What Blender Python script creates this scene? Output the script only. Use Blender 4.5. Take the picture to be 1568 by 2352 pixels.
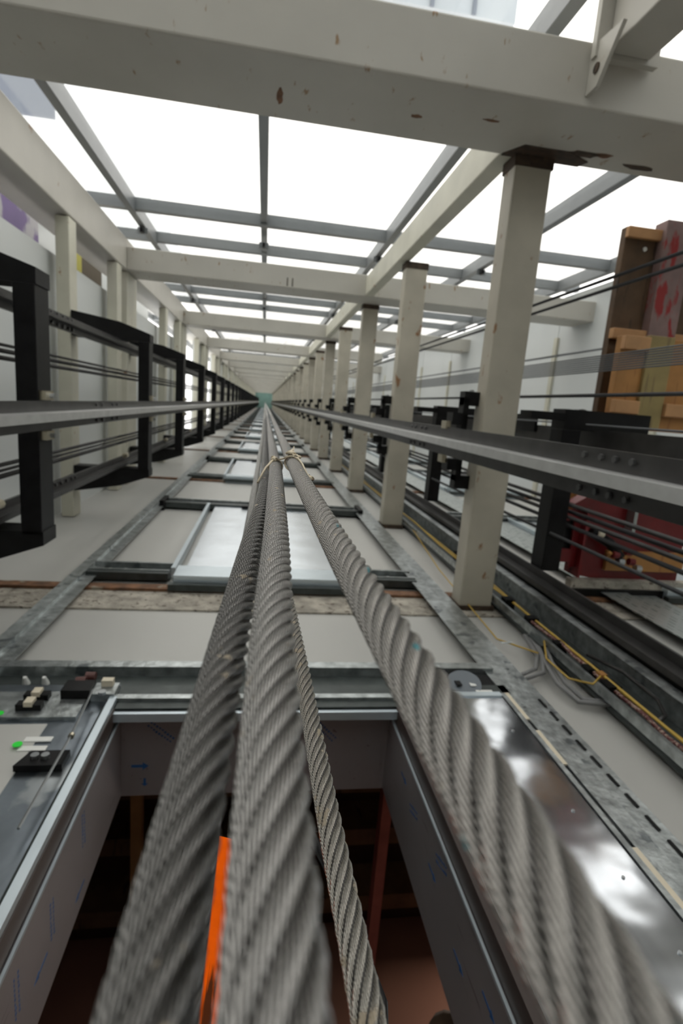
import bpy, bmesh, math, random
from mathutils import Vector, Matrix
random.seed(7)
S = bpy.context.scene
for o in list(bpy.data.objects): bpy.data.objects.remove(o, do_unlink=True)
C = S.collection
PI = math.pi

# ------------------------------------------------------------------ camera
EX = Vector((0.98720989, 0.04876639, 0.15178432))   # world X in (right, down, forward)
EY = Vector((-0.07777338, 0.9784083, 0.19149021))
EZ = Vector((-0.13916875, -0.20084581, 0.96968707))
cam = bpy.data.cameras.new('camera')
cam.sensor_fit = 'VERTICAL'; cam.sensor_height = 36.0; cam.sensor_width = 24.0
cam.lens = 1226.316 / 2352 * 36
cam.clip_start = 0.005; cam.clip_end = 500
cam.dof.use_dof = True; cam.dof.focus_distance = 0.33; cam.dof.aperture_fstop = 12.0
co = bpy.data.objects.new('camera', cam); C.objects.link(co)
right = Vector((EX[0], EY[0], EZ[0])); down = Vector((EX[1], EY[1], EZ[1])); fwd = Vector((EX[2], EY[2], EZ[2]))
m = Matrix((right, -down, -fwd)).transposed().to_4x4()
co.matrix_world = m
S.camera = co

# ------------------------------------------------------------------ world and exposure
w = bpy.data.worlds.new('overcast'); S.world = w; w.use_nodes = True
bg = w.node_tree.nodes['Background']
bg.inputs[0].default_value = (1.0, 0.99, 0.97, 1); bg.inputs[1].default_value = 2.2
S.view_settings.view_transform = 'Standard'; S.view_settings.look = 'None'
S.view_settings.exposure = 0.08; S.view_settings.gamma = 1
S.view_settings.use_curve_mapping = False

# ------------------------------------------------------------------ materials
def mat(name, col, rough=0.5, metal=0.0, noise=None, bump=None, stain=None, spec=None):
    """noise=(scale, amount); bump=(scale, strength); stain=(scale, threshold, colour[, stretch])"""
    M = bpy.data.materials.new(name); M.use_nodes = True
    n = M.node_tree.nodes; l = M.node_tree.links
    b = n['Principled BSDF']
    b.inputs['Base Color'].default_value = (*col, 1); b.inputs['Roughness'].default_value = rough
    b.inputs['Metallic'].default_value = metal
    if spec is not None: b.inputs['Specular IOR Level'].default_value = spec
    tc = n.new('ShaderNodeNewGeometry'); pos = tc.outputs['Position']
    last = None
    if noise:
        t = n.new('ShaderNodeTexNoise'); t.inputs['Scale'].default_value = noise[0]; t.inputs['Detail'].default_value = 4
        l.new(pos, t.inputs['Vector'])
        r = n.new('ShaderNodeMapRange'); r.inputs[1].default_value = 0.3; r.inputs[2].default_value = 0.7
        r.inputs[3].default_value = 1 - noise[1]; r.inputs[4].default_value = 1 + noise[1]
        l.new(t.outputs[0], r.inputs[0])
        mx = n.new('ShaderNodeVectorMath'); mx.operation = 'SCALE'; mx.inputs[0].default_value = col
        l.new(r.outputs[0], mx.inputs['Scale']); last = mx.outputs[0]
    if stain:
        mp = n.new('ShaderNodeMapping'); l.new(pos, mp.inputs[0])
        if len(stain) > 3: mp.inputs['Scale'].default_value = stain[3]
        t = n.new('ShaderNodeTexNoise'); t.inputs['Scale'].default_value = stain[0]; t.inputs['Detail'].default_value = 6
        l.new(mp.outputs[0], t.inputs['Vector'])
        r = n.new('ShaderNodeMapRange'); r.inputs[1].default_value = stain[1]; r.inputs[2].default_value = stain[1] + 0.06
        l.new(t.outputs[0], r.inputs[0])
        mx = n.new('ShaderNodeMix'); mx.data_type = 'RGBA'
        l.new(r.outputs[0], mx.inputs[0])
        if last: l.new(last, mx.inputs[6])
        else: mx.inputs[6].default_value = (*col, 1)
        mx.inputs[7].default_value = (*stain[2], 1); last = mx.outputs[2]
    if last: l.new(last, b.inputs['Base Color'])
    if bump:
        t = n.new('ShaderNodeTexNoise'); t.inputs['Scale'].default_value = bump[0]; t.inputs['Detail'].default_value = 3
        l.new(pos, t.inputs['Vector'])
        bp = n.new('ShaderNodeBump'); bp.inputs['Strength'].default_value = bump[1]; bp.inputs['Distance'].default_value = 0.02
        l.new(t.outputs[0], bp.inputs['Height']); l.new(bp.outputs[0], b.inputs['Normal'])
    return M

PAINT = (0.50, 0.475, 0.42)
M = {}
M['paint'] = mat('white_paint', PAINT, 0.45, noise=(3, .06), stain=(7, .70, (.30, .17, .08)))
M['beam'] = mat('beam_paint', PAINT, 0.5, noise=(2.5, .06), stain=(9, .665, (.30, .19, .10), (2.5, 1, 1)))
M['sep'] = mat('separator_paint', (0.43, 0.395, 0.32), 0.5, noise=(4, .12), stain=(16, .66, (.25, .13, .06), (1, .5, 1)))
M['postm'] = mat('cream_post', (0.58, 0.56, 0.46), 0.5, noise=(4, .08), stain=(8, .68, (.30, .16, .07)))
M['panel'] = mat('wall_panel', (0.46, 0.455, 0.43), 0.42, noise=(1.3, .05))
M['panel2'] = mat('sandwich_panel', (0.64, 0.66, 0.65), 0.35, noise=(1, .04))
M['concrete'] = mat('concrete', (0.36, 0.33, 0.28), 0.9, noise=(14, .35), bump=(40, .6), stain=(30, .6, (.12, .10, .08)))
M['rust'] = mat('rusty_angle', (0.16, 0.075, 0.035), 0.75, noise=(20, .5), stain=(9, .6, (.30, .26, .2)))
M['rustdark'] = mat('burnt_weld', (0.055, 0.035, 0.022), 0.8, noise=(30, .5))
M['galv'] = mat('galvanized_steel', (0.44, 0.47, 0.47), 0.36, 0.9, noise=(22, .35), bump=(50, .15), stain=(14, .62, (.20, .22, .23)))
M['galvdark'] = mat('grey_zinc_channel', (0.062, 0.072, 0.070), 0.45, 0.5, noise=(18, .25))
M['sheet'] = mat('glossy_zinc_sheet', (0.80, 0.86, 0.92), 0.25, 1.0, noise=(6, .05), bump=(3.0, .22))
M['leaf'] = mat('dull_zinc_leaf', (0.30, 0.34, 0.38), 0.28, 1.0, noise=(9, .2), bump=(5, .3), stain=(6, .6, (.5, .54, .56)))
M['mirror'] = mat('mirror_zinc', (0.78, 0.82, 0.87), 0.13, 1.0, noise=(6, .04), bump=(2.2, .55))
M['alu'] = mat('aluminium_sill', (0.62, 0.70, 0.75), 0.28, 0.6, noise=(10, .05))
M['black'] = mat('black_steel', (0.008, 0.008, 0.0085), 0.45, 0.0, noise=(20, .3), spec=.18)
M['rail'] = mat('rail_steel', (0.06, 0.058, 0.057), 0.4, 0.6, noise=(12, .2))
M['blade'] = mat('machined_steel', (0.80, 0.80, 0.79), 0.3, 0.75, noise=(15, .08))
M['mullion'] = mat('grey_mullion', (0.20, 0.21, 0.215), 0.4, 0.1, noise=(6, .06))
M['zincbolt'] = mat('zinc_bolt', (0.55, 0.5, 0.38), 0.3, 0.9)
M['bolt'] = mat('steel_bolt', (0.45, 0.47, 0.48), 0.3, 0.9)
M['darkbolt'] = mat('dark_bolt', (0.12, 0.12, 0.12), 0.4, 0.7)
M['gapbrown'] = mat('dark_brown_gap', (.05, .035, .03), .5)  # painted dark for the shaded gaps beside the door leaves
M['red'] = mat('red_paint', (0.14, 0.005, 0.008), 0.4, noise=(8, .15))
M['wood_dark'] = mat('dark_board', (0.10, 0.058, 0.030), 0.7, noise=(8, .35), stain=(6, .6, (.05, .03, .02), (4, .6, 1)))
M['wood_light'] = mat('pine', (0.50, 0.27, 0.12), 0.6, noise=(8, .15))
M['wood_orange'] = mat('orange_board', (0.40, 0.19, 0.055), 0.6, noise=(6, .2), stain=(5, .6, (.30, .13, .04), (6, .6, 1)))
M['wood_green'] = mat('treated_board', (0.33, 0.25, 0.10), 0.6, noise=(6, .2), stain=(5, .58, (.22, .16, .07), (6, .6, 1)))
M['wood_red'] = mat('red_flaked_board', (0.24, 0.16, 0.15), 0.6, noise=(10, .2), stain=(8, .52, (.30, .02, .02), (2, .6, 1)))
M['purple'] = mat('purple_sheet', (0.20, 0.14, 0.30), 0.6, noise=(3, .1), stain=(2.2, .52, (.50, .48, .50)))
M['yellow'] = mat('yellow_sheet', (0.38, 0.34, 0.02), 0.6)
M['brown'] = mat('brown_sheet', (0.06, 0.04, 0.015), 0.7)
M['cream'] = mat('cream_cord', (0.60, 0.52, 0.38), 0.7, noise=(400, .15))
M['orange'] = mat('orange_webbing', (0.85, 0.11, 0.0), 0.9, noise=(60, .1), stain=(90, .60, (.08, .02, .005), (1, 1, .08)), spec=.1)
M['wire_y'] = mat('yellow_wire', (0.50, 0.33, 0.06), 0.5)
M['wire_r'] = mat('red_black_wire', (0.10, 0.02, 0.02), 0.5, stain=(120, .5, (.35, .25, .2)))
M['wire_g'] = mat('grey_conduit', (0.20, 0.20, 0.20), 0.5)
M['plast'] = mat('grey_plastic', (0.13, 0.15, 0.17), 0.45)
M['roller'] = mat('brown_roller', (0.09, 0.03, 0.025), 0.5)
M['ivory'] = mat('ivory_plastic', (0.65, 0.58, 0.45), 0.5)
M['white'] = mat('white_label', (0.75, 0.75, 0.72), 0.5)
M['green'] = mat('green_sticker', (0.02, 0.75, 0.05), 0.5)
M['blue'] = mat('blue_print', (0.02, 0.10, 0.28), 0.5)
M['inox'] = mat('film_covered_steel', (0.34, 0.32, 0.33), 0.35, 0.45, noise=(4, .06), stain=(9, .66, (.20, .17, .17), (6, 6, .6)))
M['pinkwall'] = mat('pink_brown_wall', (0.20, 0.095, 0.065), 0.8, noise=(1.5, .12))
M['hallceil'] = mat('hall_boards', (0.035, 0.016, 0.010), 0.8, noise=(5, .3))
M['batten'] = mat('pine_batten', (0.34, 0.20, 0.08), 0.7, noise=(9, .15))
M['pinkbatten'] = mat('pink_batten', (0.38, 0.12, 0.10), 0.7, noise=(9, .15))
M['leather'] = mat('brown_fabric', (0.05, 0.03, 0.015), 0.9, noise=(30, .3))
M['teal'] = mat('teal_glass', (0.16, 0.27, 0.24), 0.4, noise=(2, .1))
M['pit'] = mat('pit_concrete', (0.30, 0.29, 0.27), 0.9, noise=(5, .15))
M['outside_a'] = mat('blue_grey_soffit', (0.17, 0.19, 0.23), 0.6)
M['canopy'] = mat('canopy_panel', (0.42, 0.45, 0.48), 0.5, noise=(.6, .05))
M['outside_b'] = mat('pale_cladding', (0.78, 0.82, 0.84), 0.5, noise=(.6, .04))
M['strand0'] = None

# perforated strut: slotted holes as a pattern in the steel
def perforated():
    m_ = mat('perforated_steel', (0.36, 0.39, 0.38), 0.4, 0.7)
    n = m_.node_tree.nodes; l = m_.node_tree.links; b = n['Principled BSDF']
    g = n.new('ShaderNodeNewGeometry'); sx = n.new('ShaderNodeSeparateXYZ'); l.new(g.outputs['Position'], sx.inputs[0])
    cb = n.new('ShaderNodeCombineXYZ'); l.new(sx.outputs[2], cb.inputs[0]); l.new(sx.outputs[0], cb.inputs[1])
    br = n.new('ShaderNodeTexBrick'); br.inputs['Scale'].default_value = 1
    br.inputs['Mortar Size'].default_value = 0.012; br.inputs['Brick Width'].default_value = 0.07; br.inputs['Row Height'].default_value = 0.035
    br.inputs['Color1'].default_value = (.10, .12, .12, 1); br.inputs['Color2'].default_value = (.45, .48, .47, 1); br.inputs['Mortar'].default_value = (.40, .43, .42, 1)
    l.new(cb.outputs[0], br.inputs['Vector']); l.new(br.outputs[0], b.inputs['Base Color'])
    return m_
M['perf'] = perforated()

def rope_mat(name, base, smooth=False, teal=False, grime=0.66):
    m_ = bpy.data.materials.new(name); m_.use_nodes = True
    n = m_.node_tree.nodes; l = m_.node_tree.links; b = n['Principled BSDF']
    b.inputs['Metallic'].default_value = 1; b.inputs['Roughness'].default_value = 0.27
    uv = n.new('ShaderNodeUVMap'); sp = n.new('ShaderNodeSeparateXYZ'); l.new(uv.outputs[0], sp.inputs[0])
    def ma(op, a, c, d=None):
        q = n.new('ShaderNodeMath'); q.operation = op
        for i, v in enumerate((a, c, d)):
            if v is None: continue
            if isinstance(v, (int, float)): q.inputs[i].default_value = v
            else: l.new(v, q.inputs[i])
        return q.outputs[0]
    if smooth: a = ma('ADD', ma('MULTIPLY', sp.outputs[0], 8), ma('MULTIPLY', sp.outputs[1], -8 / .076))
    else: a = ma('ADD', ma('MULTIPLY', sp.outputs[0], 12), ma('MULTIPLY', sp.outputs[1], 12 / .021))
    h = ma('ABSOLUTE', ma('SINE', ma('MULTIPLY', a, PI), 0), 0)
    bp = n.new('ShaderNodeBump'); bp.inputs['Strength'].default_value = 0.9; bp.inputs['Distance'].default_value = 0.00045 if not smooth else .0015
    l.new(h, bp.inputs['Height']); l.new(bp.outputs[0], b.inputs['Normal'])
    r = n.new('ShaderNodeMapRange'); r.inputs[1].default_value = 0.05; r.inputs[2].default_value = 0.75; r.inputs[3].default_value = 0.08; r.inputs[4].default_value = 1.15  # wire valleys darkened in the colour, painting their groove shade
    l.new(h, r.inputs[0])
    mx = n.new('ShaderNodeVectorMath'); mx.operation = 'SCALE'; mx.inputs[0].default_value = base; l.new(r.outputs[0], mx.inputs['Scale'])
    g = n.new('ShaderNodeNewGeometry')
    t = n.new('ShaderNodeTexNoise'); t.inputs['Scale'].default_value = 90; t.inputs['Detail'].default_value = 5; l.new(g.outputs['Position'], t.inputs['Vector'])
    r2 = n.new('ShaderNodeMapRange'); r2.inputs[1].default_value = grime; r2.inputs[2].default_value = grime + .05; l.new(t.outputs[0], r2.inputs[0])
    k = n.new('ShaderNodeMix'); k.data_type = 'RGBA'; l.new(r2.outputs[0], k.inputs[0]); l.new(mx.outputs[0], k.inputs[6]); k.inputs[7].default_value = (.42, .36, .27, 1)
    out = k.outputs[2]
    mt = ma('SUBTRACT', 1.0, ma('MULTIPLY', r2.outputs[0], .8)); l.new(mt, b.inputs['Metallic'])
    if teal:
        mpp = n.new('ShaderNodeMapping'); mpp.inputs['Scale'].default_value = (1, 1, .45); mpp.inputs['Location'].default_value = (3.1, 0, 0); l.new(g.outputs['Position'], mpp.inputs[0])
        t2 = n.new('ShaderNodeTexNoise'); t2.inputs['Scale'].default_value = 110; l.new(mpp.outputs[0], t2.inputs['Vector'])
        r3 = n.new('ShaderNodeMapRange'); r3.inputs[1].default_value = .69; r3.inputs[2].default_value = .74; l.new(t2.outputs[0], r3.inputs[0])
        k2 = n.new('ShaderNodeMix'); k2.data_type = 'RGBA'; l.new(r3.outputs[0], k2.inputs[0]); l.new(out, k2.inputs[6]); k2.inputs[7].default_value = (.02, .33, .40, 1); out = k2.outputs[2]
    l.new(out, b.inputs['Base Color'])
    return m_
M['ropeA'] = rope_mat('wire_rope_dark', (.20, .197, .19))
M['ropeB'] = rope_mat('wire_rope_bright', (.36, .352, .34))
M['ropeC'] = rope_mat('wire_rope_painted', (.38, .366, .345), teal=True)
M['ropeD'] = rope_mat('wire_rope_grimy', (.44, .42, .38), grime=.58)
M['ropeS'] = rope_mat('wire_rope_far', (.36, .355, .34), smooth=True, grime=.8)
M['core'] = mat('groove_shade_core', (.02, .018, .015), 0.6)  # near-black, paints the shade between the strands
M['ropeK'] = mat('dark_rope', (.045, .045, .047), 0.5, 0.3)
M['ropeG'] = mat('grey_rope', (.15, .155, .16), 0.5, 0.3)

def glass():
    m_ = bpy.data.materials.new('facade_glass'); m_.use_nodes = True
    n = m_.node_tree.nodes; l = m_.node_tree.links; n.remove(n['Principled BSDF'])
    tr = n.new('ShaderNodeBsdfTransparent'); tr.inputs[0].default_value = (.97, .965, .95, 1)
    gl = n.new('ShaderNodeBsdfGlossy'); gl.inputs['Roughness'].default_value = .02
    lw = n.new('ShaderNodeLayerWeight'); pw = n.new('ShaderNodeMath'); pw.operation = 'POWER'; pw.inputs[1].default_value = 5
    l.new(lw.outputs['Facing'], pw.inputs[0])
    fr = n.new('ShaderNodeMapRange'); fr.inputs[3].default_value = .03; fr.inputs[4].default_value = .6; l.new(pw.outputs[0], fr.inputs[0])
    mx = n.new('ShaderNodeMixShader'); l.new(fr.outputs[0], mx.inputs[0]); l.new(tr.outputs[0], mx.inputs[1]); l.new(gl.outputs[0], mx.inputs[2])
    l.new(mx.outputs[0], n['Material Output'].inputs[0]); return m_
M['glass'] = glass()

# ------------------------------------------------------------------ builders
class MB:
    def __init__(s): s.bm = bmesh.new()
    def box(s, x0, x1, y0, y1, z0, z1):
        v = [s.bm.verts.new((x, y, z)) for x in (x0, x1) for y in (y0, y1) for z in (z0, z1)]
        for f in ((0, 1, 3, 2), (4, 6, 7, 5), (0, 4, 5, 1), (2, 3, 7, 6), (0, 2, 6, 4), (1, 5, 7, 3)):
            s.bm.faces.new([v[i] for i in f])
        return s
    def poly(s, pts, axis, a, b):
        """extrude a 2-D outline along axis; pts are the two other coordinates in x,y,z order"""
        def P(p, t):
            return {'x': (t, p[0], p[1]), 'y': (p[0], t, p[1]), 'z': (p[0], p[1], t)}[axis]
        A = [s.bm.verts.new(P(p, a)) for p in pts]; B = [s.bm.verts.new(P(p, b)) for p in pts]
        n = len(pts)
        for i in range(n): s.bm.faces.new((A[i], A[(i + 1) % n], B[(i + 1) % n], B[i]))
        s.bm.faces.new(A[::-1]); s.bm.faces.new(B); return s
    def tube(s, pts, r, n=10, cap=True):
        pts = [Vector(p) for p in pts]; rings = []; up = None
        for i, p in enumerate(pts):
            d = (pts[min(i + 1, len(pts) - 1)] - pts[max(i - 1, 0)]).normalized()
            if up is None: up = d.orthogonal().normalized()
            up = (up - d * up.dot(d)).normalized(); q = d.cross(up)
            rr = r[i] if isinstance(r, (list, tuple)) else r
            rings.append([s.bm.verts.new(p + (up * math.cos(t) + q * math.sin(t)) * rr) for t in [2 * PI * k / n for k in range(n)]])
        for a, b in zip(rings, rings[1:]):
            for k in range(n): s.bm.faces.new((a[k], a[(k + 1) % n], b[(k + 1) % n], b[k]))
        if cap: s.bm.faces.new(rings[0][::-1]); s.bm.faces.new(rings[-1])
        return s
    def build(s, name, m_, parent=None, smooth=False, bevel=0, loc=None):
        bmesh.ops.recalc_face_normals(s.bm, faces=s.bm.faces)
        me = bpy.data.meshes.new(name); s.bm.to_mesh(me); s.bm.free()
        o = bpy.data.objects.new(name, me); C.objects.link(o); me.materials.append(M[m_] if isinstance(m_, str) else m_)
        if smooth: me.shade_smooth()
        if bevel:
            md = o.modifiers.new('bevel', 'BEVEL'); md.width = bevel; md.segments = 2; md.limit_method = 'ANGLE'
        if parent: o.parent = parent
        if loc: o.location = loc
        return o
def B(*a): return MB().box(*a)
def T(*a, **k): return MB().tube(*a, **k)
def tag(o, label, cat, group=None, kind=None):
    if label: o['label'] = label
    if cat: o['category'] = cat
    if group: o['group'] = group
    if kind: o['kind'] = kind
    return o
def struct(o, label=None, cat=None): o['kind'] = 'structure'; return tag(o, label, cat)
def thing(name, label, cat, loc=(0, 0, 0), group=None):
    o = bpy.data.objects.new(name, None); C.objects.link(o); o.location = loc; o.empty_display_size = .05
    return tag(o, label, cat, group)
def P(o, p):
    o.parent = p; o.matrix_parent_inverse = Matrix.Translation(p.location).inverted(); return o
def dup(root, loc):
    r = root.copy(); C.objects.link(r); r.location = loc
    for ch in list(root.children):
        c = ch.copy(); C.objects.link(c); c.parent = r
        for g in ch.children:
            d = g.copy(); C.objects.link(d); d.parent = c
    return r
ORD = ['nearest', 'second', 'third', 'fourth', 'fifth', 'sixth', 'seventh', 'eighth', 'ninth', 'tenth', 'eleventh', 'twelfth']
WORDS = ['lowest', 'second', 'third', 'fourth', 'fifth', 'sixth', 'seventh', 'eighth', 'ninth', 'tenth', 'eleventh', 'twelfth']
def lab(i, name, near=8):
    """near ones are told apart by their rank going up from the camera"""
    if i < near: return name + ', ' + (WORDS[i] + ' in view' if i == 0 else WORDS[i] + ' one upward')
    return name + ', tiny and far up'

YB = -1.2; F = 3.88; TOP = 84.0; NF = 21
# ================================================================== SETTING
struct(B(-2.2, 4.0, -1.9, 1.6, -1.5, -1.35).build('floor', 'pit'), 'grey concrete bottom of the lift pit', 'floor')
struct(B(-1.8, 4.0, -1.9, 1.2, TOP, TOP + .2).build('ceiling', 'teal'), 'small teal square closing the top of the shaft', 'ceiling')
# landing wall: panels with the door openings cut out
wl = MB()
wl.box(-1.75, -.414, 1.02, 1.16, -1.4, 1.63); wl.box(.487, 3.8, 1.02, 1.16, -1.4, 1.63); wl.box(-1.75, 3.8, 1.02, 1.16, 1.63, 2.50)
for i in range(NF):
    z0 = 2.86 + F * i; wl.box(-1.75, 3.8, 1.02, 1.16, z0 if i == 0 else z0 - .0, 2.86 + F * (i + 1) - .07)
wall_f = struct(wl.build('wall_front', 'panel'), 'pale grey landing wall at the bottom of the picture', 'wall')
cb = B(-1.75, 3.8, 1.01, 1.5, 2.50, 2.74)
cb.build('slab_edge', 'concrete', wall_f)['label'] = 'rough grey concrete slab edge'
ra = MB(); ra.box(-1.75, 3.8, .995, 1.4, 2.74, 2.80); ra.box(-1.75, 3.8, 1.012, 1.4, 2.80, 2.86)
for i in range(1, NF): ra.box(-1.75, 3.8, 1.0, 1.2, 2.79 + F * i, 2.86 + F * i)
ra.build('steel_angle', 'rust', wall_f)['label'] = 'rusty brown steel angle line'
# left wall: white sandwich panels, missing in two places far up
pl = MB()
for a, b_ in ((-1.4, 2.1), (2.66, 4.62), (4.72, 5.98), (6.55, 8.7), (8.95, 9.9)):
    pl.box(-1.66, -1.60, -.95, 1.02, a, b_)
z = 10.2
while z < TOP - 1:
    if not (11.0 < z < 12.4 or 15.2 < z < 16.5): pl.box(-1.66, -1.60, -1.25, 1.02, z, z + 1.25)
    z += 1.3
wleft = struct(pl.build('wall_left', 'panel2'), 'white sandwich panels of the left shaft wall', 'wall')
wr = MB()
for i in range(42): wr.box(3.72, 3.80, -1.60, 1.02, -1.4 + 2.05 * i, -1.4 + 2.05 * (i + 1) - .02)
wright = struct(wr.build('wall_right', 'panel2'), 'pale wall panels of the right-hand shaft', 'wall')
st_ = MB()
for i in range(42): st_.box(3.69, 3.72, -1.1, 1.0, -1.4 + 2.05 * i - .05, -1.4 + 2.05 * i + .03)
st_.build('seam_batten', 'postm', wright)['label'] = 'cream seam batten'
# glazed rear facade
win = struct(thing('window_1', 'glazed rear facade of the shaft with grey bars', 'window'))
XM = (-2.65, -1.30, -.09, 1.13, 2.30, 3.55)
for x in XM: B(x - .032, x + .032, -1.75, -1.62 if abs(x + .09) > .01 else -1.66, -1.4, TOP).build('mullion', 'mullion', win, bevel=.004)
t0 = B(-2.7, 3.8, -1.74, -1.64, -.04, .04).build('transom', 'mullion', win)
k = 0
for i in range(-1, NF):
    for dz in (0.0, 1.02):
        zz = 5.62 + F * (i - 0) - F + dz * 1.0
        o = t0 if k == 0 else t0.copy()
        if k: C.objects.link(o); o.parent = win
        o.location = (0, 0, zz); k += 1
B(-2.7, 3.8, -1.71, -1.70, -1.4, TOP).build('glass_pane', 'glass', win)
for i in range(1, 7):
    for x in XM[1:5]:
        B(x - .05, x + .05, -1.62, -1.56, 2.19 + F * i, 2.20 + F * i).build('clip_plate', 'mullion', win)
        B(x - .012, x + .012, -1.60, -1.56, 2.12 + F * i, 2.19 + F * i).build('clip_bolt', 'black', win)
# outside
struct(B(-60, 60, -90, -1.9, -1.6, -1.5).build('floor_outside', 'outside_b'), 'pale ground outside the glass facade', 'ground')
b1 = thing('building_wing', 'pale building wing with blue grey soffit, seen through glass at upper left', 'building', (-13, -14, 34))
P(B(-60, -11.9, -18.5, -14, 34.4, 90).build('wing_wall', 'outside_b'), b1)
o = B(-60, -11.9, -18.5, -14, 34.2, 34.4).build('soffit', 'outside_a', b1); o.matrix_parent_inverse = Matrix.Translation((13, 14, -34))
o['label'] = 'blue grey soffit'
c1 = thing('roof_canopy', 'pale panelled canopy outside the glass above the big beam', 'canopy')
B(2.0, 8.0, -26, -13.6, 20.7, 20.9).build('canopy_slab', 'canopy', c1)
for x in (3.4, 4.9, 6.4): B(x, x + .12, -26, -13.6, 20.6, 20.7).build('rib', 'outside_a', c1)
# beyond the left wall
tag(B(-2.25, -2.22, -1.75, .6, 4.2, 5.9).build('printed_sheet', 'purple'), 'purple and white printed sheet behind the left wall gap', 'sheet')
tag(B(-2.25, -2.22, -1.75, .6, 6.78, 7.15).build('safety_sheet', 'yellow'), 'yellow sheet behind the left wall, beside a cream post', 'sheet')
tag(B(-2.25, -2.22, -1.75, .6, 7.15, 7.95).build('timber_board', 'brown'), 'dark brown board behind the left wall beside the yellow sheet', 'board')
struct(B(-2.32, -2.25, -1.9, 1.2, -1.4, 11.0).build('wall_beyond', 'panel2'), 'pale wall beyond the gap in the left wall', 'wall')

# ================================================================== STEEL FRAME
# back beams
bb = B(-1.45, 3.75, YB - .22, YB, 0, .45).build('steel_beam', 'beam', bevel=.008)
b4 = B(-1.45, 2.9, YB - .22, YB, 0, .45).build('steel_beam', 'beam', bevel=.008)
for i in range(NF):
    if i == 0: o = bb
    elif i == 3: o = b4
    else: o = bb.copy(); C.objects.link(o)
    o.location = (0, 0, 2.17 + F * i)
    tag(o, lab(i, 'white steel beam across the glazed back', 8), 'beam', 'beams across the back of the shaft')
tag(B(-1.78, -1.45, -1.50, YB, -1.4, TOP).build('corner_column', 'paint', bevel=.01), 'wide white steel column in the rear left corner', 'column')
# white post between the shafts
for dx in (.168, .222):
    P(MB().box(dx, dx + .012, -1.30, -1.215, 6.0485, 6.05).build('stain_mark', 'rustdark'), bpy.data.objects['steel_beam.002'])
pst = thing('rear_post', 'slender white steel post rising behind the back beams between both shafts', 'column', (1.03, -1.3, -1))
P(B(1.015, 1.11, -1.40, -1.205, 2.62, TOP).build('upper_post', 'postm', bevel=.006), pst)
tag(B(1.19, 1.36, -1.62, -1.36, -1.4, 2.12).build('hanging_post', 'paint', bevel=.006), 'white box post ending under the big nearest beam, top right', 'post')
cl = thing('beam_cleat', 'white bolted cleat plate under the nearest beam at top right', 'bracket', (1.17, -1.3, 2.16))
P(B(1.14, 1.40, -1.62, -1.345, 2.12, 2.15).build('end_plate', 'paint'), cl)
P(MB().poly(((-1.40, 2.168), (-1.235, 2.168), (-1.235, 2.10), (-1.38, 1.98)), 'x', 1.15, 1.165).build('gusset', 'paint'), cl)
P(T([(1.145, -1.30, 2.11), (1.17, -1.30, 2.11)], .018, n=14).build('bolt_hole', 'rustdark'), cl)
# separators
sp0 = thing('separator_beam', '', 'beam', (1.17, 0, 0))
B(-.09, .09, YB + .0, 1.015, 0, .13).build('tube', 'sep', sp0, bevel=.008)
MB().box(-.095, .095, YB, YB + .05, -.004, .135).box(-.10, .10, .985, 1.02, -.01, .14).build('weld_scale', 'rustdark', sp0)
NS = 42
for i in range(NS):
    o = sp0 if i == 0 else dup(sp0, (1.17, 0, 2.58 + 1.94 * i))
    o.location = (1.17, 0, 2.58 + 1.94 * i)
    tag(o, lab(i, 'cream separator beam between the two shafts', 12), 'beam', 'separator beams between the two shafts')
# burnt patch at first connection
P(MB().poly(((1.02, 2.60), (1.08, 2.50), (1.30, 2.50), (1.42, 2.56), (1.40, 2.615), (1.02, 2.618)), 'y', YB + .0, YB + .004).build('burn_mark', 'rustdark'), sp0)
def smear(cx_, cz_, w_, h_, m_='rustdark'):
    pts = []
    for k_ in range(14):
        a = 2 * PI * k_ / 14; rr = random.uniform(.65, 1.1); pts.append((cx_ + w_ / 2 * rr * math.cos(a), cz_ + h_ / 2 * rr * math.sin(a)))
    o = MB().poly(pts, 'y', YB, YB + .0015).build('rust_mark', m_); P(o, bb); return o
smear(1.36, 2.50, .17, .07); smear(1.45, 2.485, .09, .045, 'rust'); smear(1.66, 2.54, .20, .05); smear(.56, 2.42, .05, .03, 'rust'); smear(-.0, 2.44, .03, .12, 'rust'); smear(.86, 2.36, .08, .02, 'rust')
# left members
lm = B(-1.545, -1.45, -1.19, 1.015, 0, .16).build('wall_rail', 'postm', bevel=.006)
lf = B(-1.60, -1.455, -1.195, 1.015, 0, .42).build('floor_edge_beam', 'postm', bevel=.006)
for i in range(NF):
    o = lm if i == 0 else lm.copy()
    if i: C.objects.link(o)
    o.location = (0, 0, 4.40 + F * i)
    tag(o, lab(i, 'cream left-wall member halfway between floors', 5), 'wall beam', 'mid-storey members of the left wall')
    o = lf if i == 0 else lf.copy()
    if i: C.objects.link(o)
    o.location = (0, 0, 6.10 + F * i - F)
    tag(o, lab(i, 'deep cream left-wall beam level with a back beam', 6), 'wall beam', 'floor edge beams of the left wall')
    o = lm.copy(); C.objects.link(o); o.location = (0, 0, 5.70 + F * i)
    tag(o, lab(i, 'slim cream left-wall member under a deep beam', 5), 'wall beam', 'lower floor members of the left wall')

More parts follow.
